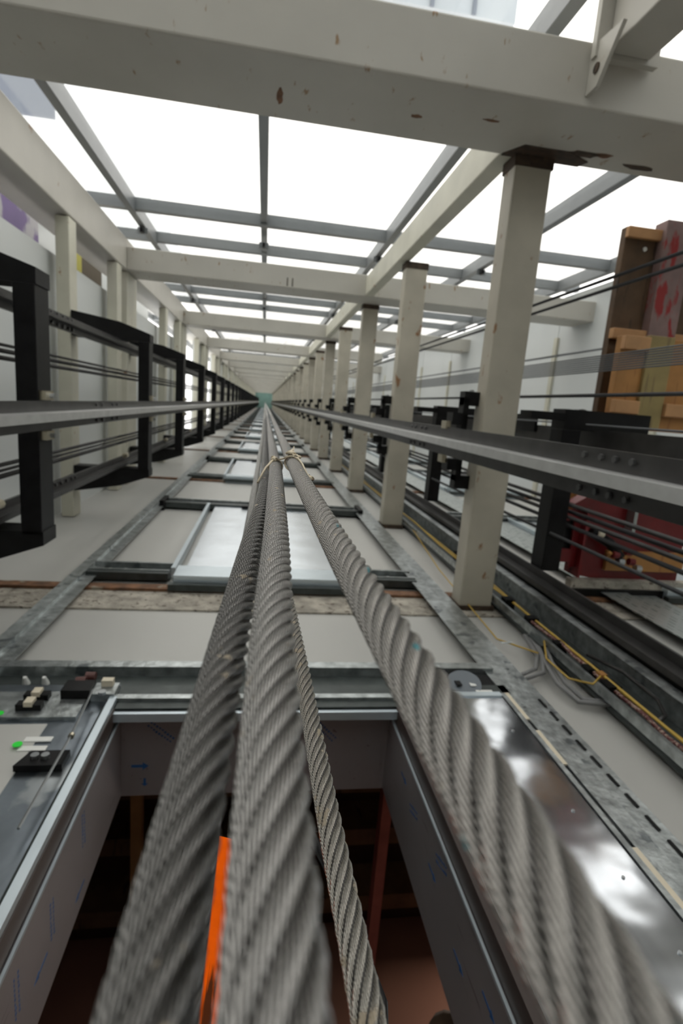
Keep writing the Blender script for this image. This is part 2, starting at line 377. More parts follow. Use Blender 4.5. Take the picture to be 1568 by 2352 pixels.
# ================================================================== GUIDE RAILS
def trail(name, x, yc, s, hw, bl, bt, z0, z1, label, mats=('rail', 'blade'), cat='guide rail'):
    """T rail: flange at x (thickness away from the shaft), blade pointing by s"""
    t = thing(name, label, cat, (x, yc, z0))
    P(B(min(x, x - s * .012), max(x, x - s * .012), yc - hw, yc + hw, z0, z1).build('flange', mats[0]), t)
    P(B(min(x, x + s * bl), max(x, x + s * bl), yc - bt, yc + bt, z0, z1).build('blade', mats[1]), t)
    return t
r = trail('guide_rail', -.87, .125, 1, .058, .065, .016, -1.3, TOP, 'bright steel T guide rail running up the left side')
def fish(x, yc, z0, z1, s, zb, parent, hw=.055):
    P(B(min(x - s * .012, x - s * .03), max(x - s * .012, x - s * .03), yc - hw, yc + hw, z0, z1).build('fishplate', 'black'), parent)
    for zz in zb:
        for yy in (yc - hw * .72, yc + hw * .72):
            P(T([(x - s * .012, yy, zz), (x + s * .009, yy, zz)], .010, n=6).build('bolt', 'darkbolt'), parent)
fish(-.87, .125, 2.95, 3.45, 1, (3.0, 3.1, 3.3, 3.4), r)
r2 = trail('guide_rail', .935, .128, -1, .072, .07, .017, -1.3, TOP, 'bright steel T guide rail on the right in front of the separators')
fish(.935, .128, 1.18, 1.50, -1, (1.24, 1.31, 1.37, 1.45), r2, .068)
fish(.935, .128, 3.0, 3.4, -1, (3.05, 3.13, 3.26, 3.34), r2, .068)
# counterweight rails on the left
c_a = trail('counterweight_rail', -1.08, -.33, 1, .04, .05, .008, -1.3, TOP, 'dark slim counterweight rail on the left, upper of the two', ('rail', 'rail'))
c_b = trail('counterweight_rail', -1.08, .55, 1, .045, .05, .010, -1.3, TOP, 'dark slim counterweight rail on the left, lower of the two', ('rail', 'rail'))
fish(-1.08, -.33, 2.95, 3.35, 1, (3.0, 3.08, 3.16, 3.24, 3.3), c_a, .035)
fish(-1.08, .55, 2.95, 3.35, 1, (3.0, 3.08, 3.16, 3.24, 3.3), c_b, .04)
# left counterweight brackets
br0 = thing('rail_bracket', '', 'bracket', (0, 0, 0))
B(-.965, -.885, -.37, .62, 0, .14).build('front_tube', 'black', br0, bevel=.004)
MB().poly(((-.88, -.43), (-.88, -.37), (-1.44, -.37), (-1.44, -.55), (-1.10, -.50)), 'z', 0, .14).build('arm', 'black', br0)
MB().poly(((-.88, .66), (-.88, .60), (-1.44, .60), (-1.44, .80), (-1.10, .74)), 'z', 0, .14).build('arm', 'black', br0)
for yy in (.045, .205):
    B(-.885, -.862, yy - .018, yy + .018, .02, .10).build('rail_clip', 'zincbolt', br0)
    T([(-.9, yy, .06), (-.845, yy, .06)], .010, n=6).build('bolt', 'bolt', br0)
T([(-1.06, .50, -.01), (-1.06, .50, .05)], .02, n=8).build('anchor_nut', 'zincbolt', br0)
zb = [2.30, 4.38, 6.15, 8.15]
while zb[-1] < TOP - 3: zb.append(zb[-1] + 2.0)
for i, zz in enumerate(zb):
    o = br0 if i == 0 else dup(br0, (0, 0, zz))
    o.location = (0, 0, zz)
    tag(o, lab(i, 'black steel bracket frame on the left wall', 12), 'bracket', 'black brackets up the left wall')
# right rail brackets
rb0 = thing('rail_bracket', '', 'bracket', (0, 0, 0))
MB().box(1.00, 1.03, -.10, .33, 0, .07).box(.95, 1.03, -.02, .04, 0, .09).box(.95, 1.03, .215, .275, 0, .09).build('clamp_plate', 'black', rb0)
MB().poly(((1.0, 0), (1.09, 0), (1.09, .10), (1.0, .07)), 'y', -.13, -.06).build('arm', 'black', rb0)
MB().poly(((1.0, 0), (1.09, 0), (1.09, .10), (1.0, .07)), 'y', .30, .37).build('arm', 'black', rb0)
for yy in (.045, .22): B(.925, .95, yy - .02, yy + .02, .02, .09).build('rail_clip', 'zincbolt', rb0)
T([(1.05, -.14, .04), (1.05, -.09, .04)], .012, n=6).build('bolt', 'bolt', rb0)
for i in range(NS):
    zz = 2.66 + 1.94 * i
    o = rb0 if i == 0 else dup(rb0, (0, 0, zz))
    o.location = (0, 0, zz)
    tag(o, lab(i, 'black clamp bracket behind the right guide rail', 10), 'bracket', 'black clamp brackets of the right guide rail')
# ================================================================== RIGHT-HAND SHAFT
r3 = trail('guide_rail', 1.66, .06, 1, .05, .055, .012, -1.3, TOP, 'dark guide rail of the neighbouring shaft, right of the white separators', ('rail', 'rail'))
fish(1.66, .00, 3.1, 3.75, 1, (3.15, 3.25, 3.45, 3.6), r3, .05)
r4 = trail('counterweight_rail', 1.46, .80, -1, .05, .06, .012, -1.3, TOP, 'dark counterweight rail along the foot of the separators at lower right', ('rail', 'rail'))
tag(B(1.54, 1.62, .84, .93, -1.3, TOP).build('black_channel', 'black'), 'black channel beside the counterweight rail at lower right', 'channel')
b20 = thing('rail_bracket', '', 'bracket', (0, 0, 0))
B(1.48, 1.58, .02, .76, 0, .12).build('front_tube', 'black', b20, bevel=.004)
B(1.48, 1.95, -.08, .02, 0, .12).build('arm', 'black', b20)
B(1.30, 1.50, -.06, -.02, 0, .12).build('tie_plate', 'black', b20)
for i in range(NS):
    zz = 2.52 + 2.03 * i
    if zz > TOP - 1: break
    o = b20 if i == 0 else dup(b20, (0, 0, zz))
    o.location = (0, 0, zz)
    tag(o, lab(i, 'black bracket leg behind the separators', 6), 'bracket', 'black bracket legs of the neighbouring shaft')
# ropes of the right shaft
def line_rope(name, x, y, r, label, m_='ropeK', z0=-1.3, group=None, cat='rope', x1=None, y1=None):
    return tag(T([(x, y, z0), (x1 if x1 is not None else x, y1 if y1 is not None else y, TOP)], r, n=8).build(name, m_, smooth=True), label, cat, group)
line_rope('wire_rope', 1.6, -.705, .0085, 'upper of the two dark ropes crossing the timber at upper right')
line_rope('wire_rope', 1.6, -.655, .0085, 'lower of the two dark ropes crossing the timber at upper right')
for i in range(8):
    line_rope('flat_bundle_rope', 1.6, -.343 + .0104 * i, .0036, 'thin grey strand in the ribbed bundle crossing the timber', 'ropeG', group='ribbed bundle of grey ropes')
line_rope('wire_rope', 1.6, -.155, .009, 'dark single rope running level above the right-hand rails', )
line_rope('thin_cable', 1.6, -.012, .004, 'thin grey cable just above the dark rail at right', 'ropeG')
for i, (x, y) in enumerate(((1.60, .405), (1.64, .45), (1.6, .47), (1.62, .52))):
    line_rope('wire_rope', x, y, .011, ORD[i].replace('nearest', 'topmost') + ' rope of the four dark ropes crossing the red steel', 'ropeK' if i % 2 else 'rail', group=None)
line_rope('wire_rope', 1.5, .555, .009, 'single dark rope crossing below the red steel frame')
line_rope('pale_cable', 3.4, -.80, .012, 'faint grey cable along the far right wall', 'ropeG')
# cwt ropes left
for i, (y, rr) in enumerate(((-.150, .007), (-.125, .010), (-.095, .010), (.36, .010), (.385, .007), (.41, .012))):
    line_rope('wire_rope', -1.12, y, rr, 'dark counterweight rope on the left, %s of the %s three' % (('upper', 'middle', 'lower')[i % 3], 'upper' if i < 3 else 'lower'), 'rail')

# ---- timber pallets parked above
ZC = 2.92
pal = thing('timber_pallet', 'tall dark timber pallet with red flaked board at the right edge', 'pallet', (2.1, -.5, ZC))
def pb(x0, x1, y0, y1, z0, z1, m_, nm, par): return P(B(x0, x1, y0, y1, z0, z1).build(nm, m_, bevel=.004), par)
pb(1.905, 2.10, -1.09, -.07, ZC, ZC + .05, 'wood_dark', 'board', pal)
pb(2.10, 2.27, -1.13, -.35, ZC - .06, ZC + .04, 'wood_red', 'board', pal)['label'] = 'red flaked board'
pb(2.28, 2.48, -1.12, -.35, ZC, ZC + .05, 'wood_dark', 'board', pal)
for y in (-1.085, -.555, -.06): pb(1.90, 2.60, y, y + .055, ZC - .045 if y > -1 else ZC - .03, ZC, 'wood_light', 'batten', pal)['label'] = 'pale batten'
P(T([(2.03, -.985, ZC - .006), (2.03, -.985, ZC + .01)], .012, n=10).build('nail_head', 'white'), pal)
pal2 = thing('timber_pallet', 'orange and olive timber pallet above the red steel at right', 'pallet', (2.2, -.2, ZC - .15))
Z2 = ZC - .16
pb(1.88, 2.03, -.50, -.02, Z2, Z2 + .05, 'wood_orange', 'board', pal2)
pb(2.03, 2.18, -.51, -.02, Z2 - .02, Z2 + .05, 'wood_green', 'board', pal2)['label'] = 'olive green board'
pb(2.18, 2.40, -.50, -.02, Z2, Z2 + .05, 'wood_orange', 'board', pal2)
for y in (-.495, -.16): pb(1.875, 2.025, y, y + .07, Z2 - .04, Z2, 'wood_light', 'block', pal2)
pb(2.185, 2.40, -.16, -.09, Z2 - .04, Z2, 'wood_light', 'block', pal2)
tag(T([(1.83, -.03, 2.94), (1.83, -.03, 2.99)], .07, n=24).build('sheave_disc', 'ropeG'), 'grey round disc beside the foot of the dark timber pallet', 'disc')
# small timber seen below rail
tag(B(1.80, 1.93, .34, .52, 3.02, 3.1).build('timber_block', 'wood_orange'), 'small orange timber block left of the red steel', 'timber')
tag(B(1.98, 2.13, .36, .52, 3.02, 3.1).build('timber_block', 'wood_light'), 'small pale timber block right behind the red steel', 'timber')
# ---- red sling
sl = thing('lift_car_sling', 'dark red steel car frame with rectangular hole at the right edge', 'car frame', (2.1, .6, 2.9))
ZR = 2.85
def rp(pts, axis, a, b, nm='plate', mm='red'): return P(MB().poly(pts, axis, a, b).build(nm, mm, bevel=.003), sl)
P(MB().box(1.72, 1.755, .48, .80, ZR, ZR + .02).box(1.755, 1.84, .48, .545, ZR, ZR + .02).box(1.755, 1.84, .72, .80, ZR, ZR + .02).box(1.84, 1.88, .48, .83, ZR, ZR + .02).build('window_plate', 'red'), sl)
P(B(1.75, 1.85, .54, .73, ZR + .03, ZR + .05).build('hole_shade_plate', 'black'), sl)  # black plate added so the hole reads as dark shade
P(B(1.72, 1.73, .47, .81, ZR, ZR + .15).build('side_plate', 'red'), sl)
rp(((1.88, .46), (2.10, .30), (2.60, .30), (2.60, .90), (2.02, .90), (1.88, .88)), 'z', ZR + .02, ZR + .045)
rp(((1.80, .44), (2.06, .28), (2.12, .30), (1.86, .48)), 'z', ZR - .03, ZR + .06, 'flange')
P(B(1.88, 1.895, .46, .88, ZR - .05, ZR + .1).build('rib', 'red'), sl)
P(B(1.86, 2.7, -.055, -.01, ZR - .05, ZR + .05).build('upper_channel', 'red'), sl)
P(B(2.18, 2.2, .32, .60, ZR - .05, ZR + .02).build('perforated_strip', 'perf'), sl)
sg = thing('safety_gear', 'black safety gear with red and orange bolts hanging under the red frame', 'safety gear', (2.05, .75, 2.8))
P(T([(1.93, .60, 2.82), (2.05, .66, 2.8), (2.12, .74, 2.78)], .03, n=10).build('lever', 'black'), sg)
P(T([(1.96, .60, 2.79), (1.99, .61, 2.79)], .02, n=10).build('pin', 'ivory'), sg)
P(T([(2.035, .71, 2.78), (2.055, .72, 2.78)], .012, n=8).build('cap', 'wood_orange'), sg)
for i, (x, y) in enumerate(((2.06, .72), (2.10, .76), (2.17, .76), (2.22, .80), (2.14, .70))):
    P(T([(x, y, 2.77), (x + .035, y + .004, 2.77)], .022, n=10).build('clamp', 'red' if i % 2 == 0 else 'bolt'), sg)
P(B(2.08, 2.6, .72, .84, 2.84, 2.87).build('housing', 'wood_orange'), sg)
tag(B(1.86, 2.7, .90, .95, 2.82, 2.88).build('white_duct', 'concrete'), 'dirty white strip under the red steel frame', 'strip')
tag(B(1.86, 2.7, .95, 1.0, 2.80, 2.84).build('door_header_channel', 'black'), 'black header channel below the dirty white strip', 'channel')

# ================================================================== LANDING WALL HARDWARE
def strut(x0, x1, label, m_='galv', y=.965, d=.045, z1=TOP, z0=-1.3):
    t = thing('galvanized_strut', label, 'strut', ((x0 + x1) / 2, y, z0))
    wd = x1 - x0
    P(B(x0, x0 + wd * .42, y, y + .004, z0, z1).build('lip', m_), t)
    P(B(x0 + wd * .42, x0 + wd * .47, y, y + d, z0, z1).build('web', m_), t)
    P(B(x0 + wd * .45, x1, y + d * .35, y + d * .35 + .004, z0, z1).build('flange', m_), t)
    return t
sL = strut(-.965, -.845, 'zinc coated strut running up the landing wall left of the doors')
sR = strut(.90, 1.06, 'zinc coated strut running up the landing wall right of the doors')
# slots in the right strut
sm = MB()
for i in range(14): sm.box(1.028, 1.037, .977, .9795, .55 + .08 * i, .60 + .08 * i)
P(sm.build('slot', 'black'), sR)['kind'] = 'stuff'
strut(2.05, 2.42, 'wide perforated strut on the landing wall of the neighbouring shaft', 'perf')
sp = MB()
# upper landings
ld = thing('landing_door', '', 'door', (0, 0, 0))
s1 = MB(); s1.box(-.43, .56, .93, 1.02, -.20, -.02).build('sill', 'alu', ld)['label'] = 'blue grey aluminium sill'
B(-.45, .58, .965, 1.0, -.245, -.20).build('sill_bracket', 'galvdark', ld)
B(-.40, .03, .965, .985, -.02, 1.92).build('door_panel', 'sheet', ld, bevel=.004)
B(.03, .52, .975, .995, -.02, 1.92).build('door_panel', 'sheet', ld, bevel=.004)
B(-.47, -.445, .945, 1.0, -.02, 1.95).build('side_post', 'alu', ld)
B(-.16, -.08, .94, .975, 1.84, 1.90).build('lock_box', 'black', ld)
ch = thing('support_channel', '', 'channel', (0, 0, 0))
for xa, xb in ((-.90, -.475), (.585, .93)):
    B(xa, xb, .955, 1.02, .085, .104).build('upper_lip', 'galv', ch)
    B(xa, xb, .985, 1.02, -.03, .085).build('web', 'galvdark', ch)
    B(xa, xb, .955, 1.0, -.042, -.03).build('lower_lip', 'galv', ch)
    B(xa, xb, .96, 1.0, -.085, -.042).build('packer', 'galvdark', ch)
for x in (-.80, -.72, .78): T([(x, .982, .02), (x, .97, .02)], .010, n=8).build('bolt', 'bolt', ch)
hd = thing('door_header', '', 'header', (0, 0, 0))
B(-.86, .94, .95, 1.02, .13, .16).build('top_lip', 'galv', hd)
B(-.86, .94, .975, 1.02, 0, .13).build('track_housing', 'galvdark', hd)
B(-.86, .94, .95, 1.0, -.07, 0).build('door_track', 'galvdark', hd)
B(-.88, -.84, .93, 1.02, -.12, .15).build('end_plate', 'black', hd); B(.92, .96, .93, 1.02, -.12, .15).build('end_plate', 'black', hd)
for i in range(NF):
    zs = 2.97 + F * i * 1.0
    for src, nm, cat, dz, gp in ((ld, 'closed zinc landing door with blue grey sill', 'door', 0, 'landing doors up the shaft'),
                         (ch, 'grey floor channel beside a closed door sill', 'channel', 0, 'support channels under the landing doors'),
                         (hd, 'grey header channel above a closed landing door', 'header', 1.98, 'headers above the landing doors')):
        o = src if i == 0 else dup(src, (0, 0, zs + dz))
        o.location = (0, 0, zs + dz)
        tag(o, lab(i, nm, 6), cat, gp)
# shaft 2 doors (seen between brackets)
for i in range(8):
    zs = 2.97 + F * i
    o = dup(ld, (2.9, 0, zs)); tag(o, lab(i, 'zinc door of the neighbouring right-hand shaft', 3), 'door', 'landing doors of the neighbouring shaft')
    o = dup(hd, (2.6, 0, zs + 1.98)); tag(o, lab(i, 'grey header of the neighbouring right-hand shaft', 3), 'header', 'door headers of the neighbouring shaft')

# ---- ground level entrance
hg = thing('door_header', 'long grey header channel over the open doorway below the pale panel', 'header', (0, .96, 1.75))
P(B(-1.1, .93, .95, 1.02, 1.815, 1.86).build('top_lip', 'galv'), hg)
P(B(-1.1, .93, .985, 1.02, 1.70, 1.815).build('back_plate', 'galvdark'), hg)
P(B(-1.1, .93, .965, 1.0, 1.655, 1.715).build('track_housing', 'galvdark'), hg)
P(B(-.43, .50, .945, .99, 1.60, 1.625).build('door_track', 'galv'), hg)
P(B(-.43, .50, .955, .99, 1.56, 1.60).build('lower_track', 'galvdark'), hg)
P(B(-.43, .50, .962, .99, 1.540, 1.555).build('bright_lip', 'alu'), hg)
for x in (-.74, -.68): P(T([(x, .985, 1.76), (x, .955, 1.75)], [.013, .006], n=8).build('bolt', 'white'), hg)
# left open door leaf
lp = thing('door_leaf', 'bare zinc door leaf slid open on the left with black bracket', 'door', (-.6, .93, .5))
P(B(-1.05, -.425, .955, .965, -1.0, 1.70).build('sheet', 'leaf'), lp)
P(B(-1.05, -.50, .944, .955, 1.50, 1.64).build('hanger_plate', 'galv'), lp)
P(B(-1.05, -.57, .953, .9555, -1.0, 1.48).build('cream_reflection', 'panel'), lp)['label'] = 'cream reflection painted on the leaf'  # pale overlay that paints a cream reflection onto the leaf
P(MB().box(-.432, -.411, .938, .955, -1.0, 1.60).build('edge_profile', 'alu'), lp)
P(B(-.425, -.4075, .955, 1.010, -1.0, 1.60).build('gap_shade_strip', 'gapbrown'), lp)  # dark strip painting the shade in the gap between leaf and wall
P(MB().poly(((-.575, 1.275), (-.555, 1.335), (-.46, 1.335), (-.46, 1.275)), 'y', .936, .955).build('black_bracket', 'black'), lp)['label'] = 'black bracket'
for x in (-.535, -.510):
    P(T([(x, .926, 1.305), (x, .936, 1.305)], .010, n=12).build('bolt', 'bolt'), lp)
for x, z in ((-.642, 1.60), (-.642, 1.545)):
    P(B(x - .035, x + .035, .925, .95, z - .014, z + .014).build('slider_clip', 'black'), lp)
    P(B(x - .012, x + .012, .915, .93, z - .016, z + .016).build('slider_block', 'ivory'), lp)
for x, z in ((-.715, 1.52), (-.605, 1.373)):
    P(T([(x, .9425, z), (x, .9445, z)], .012, n=16).build('green_sticker', 'green'), lp)['label'] = 'bright green round sticker'
for z in (1.405, 1.365): P(B(-.60, -.53, .950, .953, z - .010, z + .010).build('paper_label', 'white'), lp)
P(T([(-.482, .915, 1.60), (-.468, .915, 1.36), (-.468, .92, 1.05)], .0035, n=6).build('release_rod', 'bolt'), lp)
P(T([(-.44, .95, 1.56), (-.44, .95, -1.0)], .003, n=6).build('cable', 'galvdark'), lp)
P(T([(-.467, .915, 1.36), (-.467, .915, 1.37)], .008, n=8).build('rod_joint', 'zincbolt'), lp)
lk = thing('door_lock', 'door lock with two brown rollers and pale lever over the left leaf', 'lock', (-.5, .93, 1.66))
P(B(-.575, -.49, .915, .955, 1.595, 1.66).build('base', 'black'), lk)
for x, z in ((-.545, 1.668), (-.525, 1.70)): P(T([(x - .008, .925, z), (x + .022, .925, z)], .015, n=14).build('roller', 'roller'), lk)
P(B(-.47, -.435, .91, .935, 1.645, 1.668).build('lever', 'ivory'), lk)
P(B(-.49, -.42, .93, .955, 1.60, 1.67).build('switch_plate', 'galv'), lk)
P(T([(-.455, .92, 1.60), (-.455, .93, 1.60)], .012, n=12).build('bolt', 'bolt'), lk)
# right open door leaf
rp_ = thing('door_leaf', 'mirror bright zinc door leaf at lower right', 'door', (.8, .93, .5))
P(B(.515, .852, .93, .945, -1.0, 1.575).build('sheet', 'mirror'), rp_)
P(B(.66, .855, .925, .947, 1.575, 1.60).build('top_fold', 'alu'), rp_)
P(MB().box(.86, .875, .93, .965, -1.0, 1.6).box(.895, .905, .94, .965, -1.0, 1.6).build('edge_profile', 'galv'), rp_)
for z in (1.62, 1.40, .95, .76): P(B(.876, .894, .935, .94, z - .17, z - .01).build('felt_strip', 'ivory'), rp_)
for z in (1.38, 1.05, .86, .70): P(T([(.80, .93, z), (.80, .9275, z)], .004, n=10).build('rivet', 'bolt'), rp_)
P(B(.480, .515, .955, 1.01, -1.0, 1.56).build('gap_shade_strip', 'gapbrown'), rp_)  # dark strip painting the gap shade on this side too
P(B(.505, .515, .925, .955, -1.0, 1.56).build('guide_edge', 'alu'), rp_)
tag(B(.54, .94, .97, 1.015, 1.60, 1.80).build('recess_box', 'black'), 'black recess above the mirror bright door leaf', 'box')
en = thing('door_encoder', 'round grey plastic disc with label above the bright door leaf', 'disc', (.76, .93, 1.67))
P(T([(.745, .925, 1.655), (.75, .955, 1.665)], .062, n=32).build('disc', 'plast'), en)
P(B(.715, .735, .9215, .925, 1.64, 1.67).build('dark_window', 'black'), en)
P(B(.765, .785, .9215, .925, 1.635, 1.66).build('paper_label', 'white'), en)
P(B(.775, .835, .93, .955, 1.585, 1.62).build('mount', 'white'), en)
# doorway reveal
jm = MB()
jl = struct(B(-.413, -.405, 1.02, 1.31, -1.3, 1.62).build('trim_1', 'inox'), 'film covered steel reveal left of the doorway', 'door reveal')
jr = struct(B(.478, .486, 1.02, 1.31, -1.3, 1.62).build('trim_2', 'inox'), 'film covered steel reveal right of the doorway', 'door reveal')
jt = struct(B(-.413, .486, 1.02, 1.31, 1.62, 1.628).build('trim_3', 'inox'), 'film covered steel underside above the doorway', 'door reveal')
for j, a in ((jl, -.405), (jr, .472)):
    B(a, a + .006, 1.012, 1.020, -1.3, 1.62).build('bright_edge', 'alu', j)
def arrow(par, plane, c, ln, ang, wdt=.006):
    """flat printed arrow lying on a reveal; plane 'l','r','t'"""
    d = Vector((math.cos(ang), math.sin(ang))); q = Vector((-d.y, d.x)); c = Vector(c)
    pts = [c - d * ln / 2 + q * wdt / 2, c + d * ln * .15 + q * wdt / 2, c + d * ln * .15 + q * wdt * 1.4, c + d * ln / 2, c + d * ln * .15 - q * wdt * 1.4, c + d * ln * .15 - q * wdt / 2, c - d * ln / 2 - q * wdt / 2]
    pts = [(p.x, p.y) for p in pts]
    if plane == 'l': mb = MB().poly(pts, 'x', -.405, -.4045)
    elif plane == 'r': mb = MB().poly(pts, 'x', .4775, .478)
    else: mb = MB().poly(pts, 'z', 1.6195, 1.62)
    o = mb.build('printed_arrow', 'blue', par); o['label'] = 'blue printed arrow'
for z, y in ((1.22, 1.26), (.98, 1.20), (.80, 1.26)): arrow(jl, 'l', (y, z), .07, -PI / 2)
for z, y in ((1.40, 1.10), (1.10, 1.14), (.90, 1.17), (.76, 1.10)): arrow(jr, 'r', (y, z), .06, -PI / 2)
arrow(jt, 't', (-.345, 1.20), .055, 0, .010); arrow(jt, 't', (-.33, 1.26), .03, PI / 2, .008)
# printed film lettering (unreadable small lines) as thin strokes
def scribble(par, plane, c, w_, n_, ang=0):
    mb = MB()
    for r_ in range(2):
        for k_ in range(n_):
            a = k_ * w_ / n_; h = .004 + .004 * random.random()
            u0 = a; u1 = a + w_ / n_ * .6; v0 = -r_ * .016; v1 = v0 + h
            pts = [(u0, v0), (u1, v0), (u1, v1), (u0, v1)]
            pts = [(c[0] + p[0] * math.cos(ang) - p[1] * math.sin(ang), c[1] + p[0] * math.sin(ang) + p[1] * math.cos(ang)) for p in pts]
            if plane == 'l': mb.poly(pts, 'x', -.405, -.4046)
            elif plane == 'r': mb.poly(pts, 'x', .4776, .478)
            else: mb.poly(pts, 'z', 1.6196, 1.62)
    mb.build('film_print', 'blue', par)['label'] = 'small blue film print'
for y, z in ((1.06, 1.26), (1.10, 1.05), (1.08, .88), (1.10, .76)): scribble(jl, 'l', (y, z), .10, 9)
scribble(jt, 't', (-.32, 1.05), .10, 9, .7); scribble(jt, 't', (.22, 1.05), .10, 9, .8)
for y, z in ((1.10, 1.25), (1.05, 1.02)): scribble(jr, 'r', (y, z), .08, 7, 1.2)

# ---- hall beyond the doorway
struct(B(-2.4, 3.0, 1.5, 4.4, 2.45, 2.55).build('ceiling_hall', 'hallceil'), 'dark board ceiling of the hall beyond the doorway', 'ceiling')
struct(B(-2.4, 3.0, 2.83, 2.93, -1.4, 2.45).build('wall_hall', 'pinkwall'), 'pinkish brown wall of the hall beyond the doorway', 'wall')
struct(B(-2.4, -2.3, 1.16, 3.3, -1.4, 2.45).build('wall_hall_left', 'pinkwall')); struct(B(2.9, 3.0, 1.16, 3.3, -1.4, 2.45).build('wall_hall_right', 'pinkwall'))
struct(B(-2.4, 3.0, 1.16, 3.4, -1.5, -1.4).build('floor_hall', 'pit'))
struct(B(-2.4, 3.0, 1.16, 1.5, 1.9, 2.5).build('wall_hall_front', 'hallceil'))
for i, y in enumerate((1.75, 2.05, 2.45)):
    tag(B(-2.3, 2.9, y, y + .09, 2.25, 2.45).build('ceiling_joist', 'wood_dark'), 'dark wooden joist under the hall ceiling, %s from the doorway' % ORD[i].replace('nearest', 'first'), 'joist', 'joists of the hall ceiling')
tag(B(-.50, -.455, 1.52, 2.82, 2.16, 2.22).build('timber_batten', 'batten'), 'yellow pine batten beyond the doorway, left side', 'batten')
tag(B(.60, .645, 1.50, 2.6, 2.0, 2.06).build('timber_batten', 'pinkbatten'), 'pinkish batten beyond the doorway, right side', 'batten')
tag(MB().tube([(.50, 1.5, .86), (.54, 1.55, .99), (.56, 1.6, 1.04), (.62, 1.62, 1.07)], [.05, .07, .06, .02], n=14).build('cloth_bundle', 'leather', smooth=True), 'dark brown cloth bundle at the bottom of the doorway', 'cloth')
tag(T([(.085, .42, .20), (.105, .42, .30), (.09, .42, .38), (.06, .42, .48)], .0045, n=8).build('black_cable', 'black', smooth=True), 'thin black cable hanging behind the thick ropes', 'cable')

# ---- cable tray with wires
tr = thing('cable_tray', 'galvanized cable tray running diagonally right of the doors', 'cable tray', (1.4, .9, -1.3))
P(B(1.27, 1.285, .93, .965, -1.3, TOP).build('near_lip', 'galv'), tr)
P(B(1.285, 1.46, .985, 1.0, -1.3, TOP).build('bottom', 'galvdark'), tr)
P(MB().box(1.46, 1.475, .90, 1.0, -1.3, TOP).box(1.475, 1.52, .90, .905, -1.3, TOP).build('far_lip', 'galv'), tr)
def wire(name, pts, r_, m_, label, cat='wire'):
    return tag(T(pts, r_, n=6).build(name, m_, smooth=True), label, cat)
def wob(x, y, z0, z1, n_, ax, ay=.01):
    return [(x + random.uniform(-ax, ax), y + random.uniform(-ay, ay), z0 + (z1 - z0) * k_ / n_) for k_ in range(n_ + 1)]
wire('yellow_wire', wob(1.33, .93, -.2, 9, 14, .010), .006, 'wire_y', 'yellow wire lying straight along the cable tray')
wire('yellow_wire', wob(1.345, .93, -.2, 7, 12, .014), .004, 'wire_y', 'thinner yellow wire beside the straight yellow wire')
wire('yellow_wire', [(1.19, .95, 1.95), (1.10, .98, 2.15), (1.13, .98, 2.6), (1.17, .98, 3.2), (1.27, .95, 4.2)], .004, 'wire_y', 'slack yellow wire on the wall left of the tray')
wire('twisted_wire', wob(1.315, .935, -.2, 2.3, 24, .006), .008, 'wire_r', 'red and black twisted wire in the cable tray')
wire('yellow_loop', [(1.33, .92, 1.72), (1.25, .93, 1.66), (1.19, .94, 1.72), (1.20, .95, 1.9), (1.27, .94, 2.05)], .004, 'wire_y', 'small yellow wire loop beside the junction blocks')
wire('black_cable', [(1.38, .93, 1.9), (1.44, .93, 1.75), (1.43, .93, 1.55), (1.38, .93, 1.45), (1.33, .93, 1.42)], .008, 'rail', 'black cable arch inside the tray')
for i in range(2):
    wire('grey_conduit', [(1.05, .99, 1.83 - .03 * i), (1.14 + .02 * i, .98, 1.87 - .03 * i), (1.20 + .02 * i, .97, 1.97), (1.23 + .02 * i, .96, 2.15)], .009, 'wire_g', 'grey conduit bend from the header to the tray, %s' % ('outer one' if i == 0 else 'inner one'), 'conduit')
    wire('grey_conduit', [(1.26 + .03 * i, .96, 2.1), (1.20 + .03 * i, .97, 1.90), (1.17 + .035 * i, .98, 1.75 + .01 * i), (1.19 + .03 * i, .99, 1.64 + .015 * i), (1.30 + .03 * i, .98, 1.60 + .015 * i)], .009, 'wire_g', 'grey conduit looping beside the tray, %s' % ('lower one' if i == 0 else 'upper one'), 'conduit')
for i, (x, z, s_) in enumerate(((1.29, 1.75, .05), (1.29, 1.62, .06), (1.29, 1.98, .04), (1.30, 2.25, .05), (1.30, 2.5, .06), (1.36, 3.4, .07), (1.36, 5.2, .08))):
    tag(B(x, x + .05, .92, .975, z, z + s_).build('terminal_block', 'black'), '%s black terminal block in the cable tray counted from the camera' % ORD[i].replace('nearest', 'first'), 'terminal block')
tag(B(1.31, 1.335, .915, .93, 1.70, 1.735).build('orange_clip', 'wood_orange'), 'small orange clip on a black terminal block', 'clip')
tag(B(1.24, 1.29, .95, .99, 2.02, 2.14).build('connector_plate', 'galvdark'), 'grey plate where the conduits enter the tray', 'plate')
tag(T([(1.07, .95, 2.05), (1.12, .95, 2.05)], .004, n=5).build('wall_hook', 'galv'), 'tiny zinc hook between right strut and tray', 'hook')

